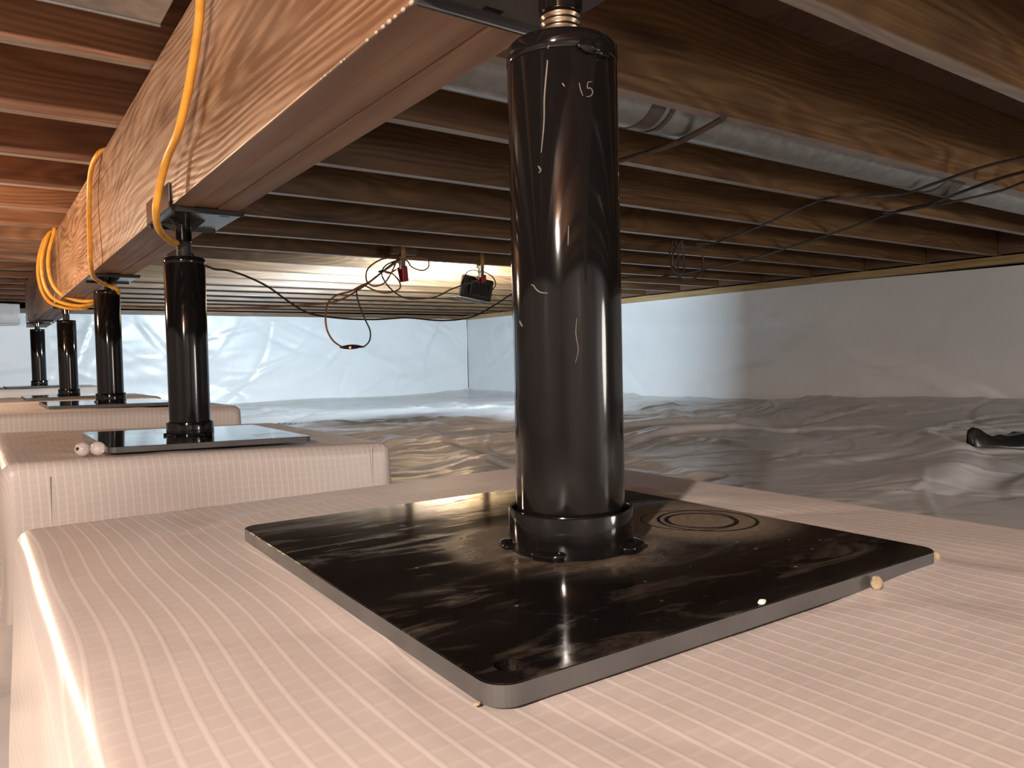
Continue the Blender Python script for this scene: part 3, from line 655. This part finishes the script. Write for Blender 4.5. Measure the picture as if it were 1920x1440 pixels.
lead_part([(2.070, 4.08, 0.548), (2.021, 4.08, 0.524), (1.974, 4.08, 0.536), (1.954, 4.08, 0.528), (1.982, 4.08, 0.533), (2.037, 4.08, 0.525), (2.084, 4.08, 0.483), (2.091, 4.08, 0.440), (2.050, 4.08, 0.417), (1.986, 4.08, 0.407), (1.924, 4.08, 0.420), (1.870, 4.08, 0.443)], 0.005)
lead_part([(2.07, 4.03, 0.60), (2.041, 4.02, 0.593), (1.945, 4.02, 0.521), (1.851, 4.02, 0.447), (1.798, 4.02, 0.427), (1.785, 4.02, 0.389), (1.802, 4.02, 0.320), (1.833, 4.02, 0.244), (1.861, 4.02, 0.181), (1.856, 4.02, 0.125), (1.825, 4.02, 0.093), (1.800, 4.02, 0.087)])
lead_part([(1.690, 4.02, 0.091), (1.677, 4.02, 0.095), (1.635, 4.02, 0.126), (1.604, 4.02, 0.181), (1.596, 4.02, 0.248), (1.609, 4.02, 0.323), (1.642, 4.02, 0.364), (1.686, 4.02, 0.386), (1.745, 4.02, 0.401), (1.80, 4.02, 0.43), (1.88, 4.02, 0.47), (2.0, 4.03, 0.56)], 0.0055)
def spindle(L_, r, n=20):
    return [(max(r * math.sin(math.pi * min(max(t, 0.04), 0.96)) ** 0.6, 0.003), (t - 0.5) * L_) for t in [i / n for i in range(n + 1)]]
sw = part('inline_switch', lathe(spindle(0.135, 0.0135), 20), lead, (1.743, 4.02, 0.089)); sw.rotation_euler = (0, math.radians(88), 0); sw.data.materials.append(M_black); sw.data.shade_smooth()
gl = bpy.data.objects.new('indicator', box((0, 0, 0), (0.012, 0.012, 0.012), 0.002)); gl.data.materials.append(M_glow); COL.objects.link(gl); gl.parent = sw; gl.location = (0.003, -0.0085, -0.013)

def clamp(x, y, label, red_len=0.07, tilt=0.0):
    """spring clamp biting the bottom of the joist whose face is at y"""
    root = empty('spring_clamp', (x, y, 0.63)); tag(root, label, 'clamp', 'spring clamps on the far joists')
    part('jaw', box((0, 0, 0), (0.028, 0.006, 0.10), 0.002), root, (x, y - 0.004, 0.655)).data.materials.append(M_tan)
    part('jaw', box((0, 0, 0), (0.028, 0.006, 0.06), 0.002), root, (x, y + JT + 0.004, 0.635)).data.materials.append(M_tan)
    part('arm', box((0, 0, 0), (0.026, 0.012, 0.085), 0.003), root, (x + 0.003, y + 0.006, 0.585)).data.materials.append(M_chrome)
    part('arm', box((0, 0, 0), (0.026, 0.012, 0.085), 0.003), root, (x + 0.003, y + 0.034, 0.585)).data.materials.append(M_chrome)
    vs, fs = tube([(x - 0.014 + 0.009 * math.cos(a), y + 0.02 + 0.010 * math.sin(a), 0.575 + 0.0012 * a) for a in [k * 0.5 for k in range(26)]], 0.0022, 6, 0)
    me = mesh_from([v - np.array((x, y, 0.63)) for v in vs], fs); me.materials.append(M_chrome); o = bpy.data.objects.new('spring', me); COL.objects.link(o); o.parent = root
    for dy in (-0.004, 0.044):
        o = part('handle', box((0, 0, 0), (0.036, 0.013, red_len), 0.005, 3), root, (x + 0.008, y + dy, 0.545 - red_len / 2 + 0.015)); o.data.materials.append(M_red); o.rotation_euler = (math.radians(8 if dy < 0 else -8), math.radians(-8), 0)
    return root
clamp(2.075, 4.00, 'red handled spring clamp holding the looped lamp lead to a joist', 0.09)
clamp(2.752, 4.19, 'red handled spring clamp holding the black flood lamp to a joist', 0.05)
# the first clamp bites a short ledger nailed on the joist, so give that joist its cleat
cl = link('wood_cleat', box((0, 0, 0), (0.16, JT, 0.10), 0.002), M_joist, loc=(2.09, 4.00 + JT / 2, 0.682)); cl.location.z = 0.68
tag(cl, 'short dark wood cleat gripped by the clamp that holds the looped lead', 'cleat')
cl.location = (2.09, 4.0205, 0.772); cl.scale = (1, 1, 2.84)

# flood lamp
fl = empty('flood_lamp', LEDC); tag(fl, 'black LED flood lamp hanging from the joist, seen from behind, facing the far wall', 'lamp')
ROT = Matrix.Rotation(math.radians(9), 3, 'Y') @ Matrix.Rotation(math.radians(6), 3, 'X')
def fpart(name, me, off=(0, 0, 0), m=M_black, parent=None):
    me.materials.append(m); o = bpy.data.objects.new(name, me); COL.objects.link(o); o.parent = parent or fl
    o.matrix_local = Matrix.Translation(ROT @ Vector(off)) @ ROT.to_4x4(); return o
fpart('housing', box((0, 0, 0), (0.245, 0.045, 0.150), 0.014, 4))
fpart('rear_cover', box((0, 0, 0), (0.175, 0.030, 0.095), 0.012, 4), (0.01, -0.030, -0.005))
for k in range(7): fpart('cooling_fin', box((0, 0, 0), (0.003, 0.016, 0.075), 0.001), (-0.055 + k * 0.021, -0.046, -0.005))
fpart('lens', box((0, 0, 0), (0.212, 0.006, 0.122), 0.003), (0, 0.0245, 0), M_lens)
fpart('added_visor', box((0, 0, 0), (0.25, 0.135, 0.006), 0.002), (0, 0.088, -0.084))  # added plate below the lens, keeps the flood light off the nearer floor
fpart('lens_rim', box((0, 0, 0), (0.20, 0.010, 0.008), 0.002), (-0.01, 0.020, -0.079), M_chrome)
v, f = tube([(-0.12, 0, 0.0), (-0.128, -0.03, 0.05), (-0.10, -0.04, 0.10), (0, -0.045, 0.115), (0.09, -0.04, 0.095), (0.128, -0.03, 0.05), (0.12, 0, 0)], 0.004, 8, 6)
fpart('wire_bracket', mesh_from(v, f))
kn = lathe([(0.0, 0), (0.014, 0.001), (0.016, 0.006), (0.014, 0.012), (0.0, 0.013)], 16); fpart('adjusting_knob', kn, (-0.03, -0.05, 0.055), M_red)

# ------------------------------------------------------------------ small loose things
def loose(name, me, loc, label, cat, m, rz=0, group=None):
    me.materials.clear(); me.materials.append(m); o = bpy.data.objects.new(name, me); COL.objects.link(o); o.location = loc; o.rotation_euler = (0, 0, rz); tag(o, label, cat, group); return o
def rock(r, s, seed):
    rg = random.Random(seed); bm = bmesh.new(); bmesh.ops.create_icosphere(bm, subdivisions=2, radius=r)
    for v in bm.verts: v.co = Vector((v.co.x * s[0], v.co.y * s[1], v.co.z * s[2])) * rg.uniform(0.86, 1.1)
    return bm_mesh(bm)
loose('pebble', rock(0.0052, (1.1, 0.75, 1.0), 1), (0.506, 0.2805, -0.1615), 'tan pebble pressed against the front right edge of the nearest base plate', 'pebble', M_stone)
loose('pebble', rock(0.0035, (0.6, 0.9, 1.1), 2), (0.6145, 0.292, -0.1635), 'tiny brown pebble at the right corner of the nearest base plate', 'pebble', M_stone)
loose('plaster_crumb', rock(0.0022, (1.6, 0.8, 0.8), 3), (0.392, 0.2905, -0.1537), 'white crumb on the front right edge of the nearest base plate', 'crumb', M_white)
loose('soil_crumb', rock(0.0018, (1.2, 0.9, 0.6), 4), (0.192, 0.306, -0.1662), 'dark speck on the sheeting left of the near corner of the nearest plate', 'crumb', M_stone)
for k, (bx, by) in enumerate(((0.165, 1.672), (0.190, 1.664))):
    me = lathe([(0.0035, -0.0125), (0.0085, -0.0115), (0.0125, -0.005), (0.0135, 0.0), (0.0125, 0.005), (0.0085, 0.0115), (0.0035, 0.0125)], 24, False); me.shade_smooth()
    o = loose('plastic_bead', me, (bx, by, -0.1535 - 0.002), ('left of two pale beads on the second footing, its dark hole showing', 'right of two pale beads on the second footing, touching the base plate corner')[k], 'bead', M_bead)
    o.rotation_euler = (math.radians(80), 0, math.radians(-50 if k == 0 else 20))
    if k: break
    h = bpy.data.objects.new('bead_hole', lathe([(0.0, -0.0130), (0.0034, -0.0130), (0.0034, 0.0130), (0.0, 0.0130)], 12)); h.data.materials.append(M_black); COL.objects.link(h); h.parent = o

# crumpled black plastic lying on the floor at the right
rgb = np.random.default_rng(9)
u = np.linspace(0, 1, 70); w = np.linspace(-1, 1, 40); U, V = np.meshgrid(u, w, indexing='ij')
Xb = U * 1.0; half = 0.10 * np.sqrt(np.clip(U * 3.2, 0, 1)) + 0.01
Yb = V * half
Zb = 0.068 * np.sqrt(np.clip(1 - V ** 2, 0, 1)) * (0.55 + 0.45 * np.clip(U * 4, 0, 1)) + 0.055 * np.exp(-((U - 0.03) / 0.05) ** 2) * (1 - V ** 2)
Zb += folds(U, V * 0.3, rgb, 40, (0, 1, -0.3, 0.3), 70, 25, 0.12, 0.025, 0.008)
P = np.stack([Xb, Yb, Zb], -1)
bag = link('crumpled_plastic', grid_mesh(P), M_bag, loc=(3.66, 1.60, -0.455)); bag.rotation_euler = (0, 0, math.radians(-38))
sd = bag.modifiers.new('s', 'SOLIDIFY'); sd.thickness = 0.003
tag(bag, 'crumpled black plastic lying on the floor sheeting at the right edge', 'plastic')
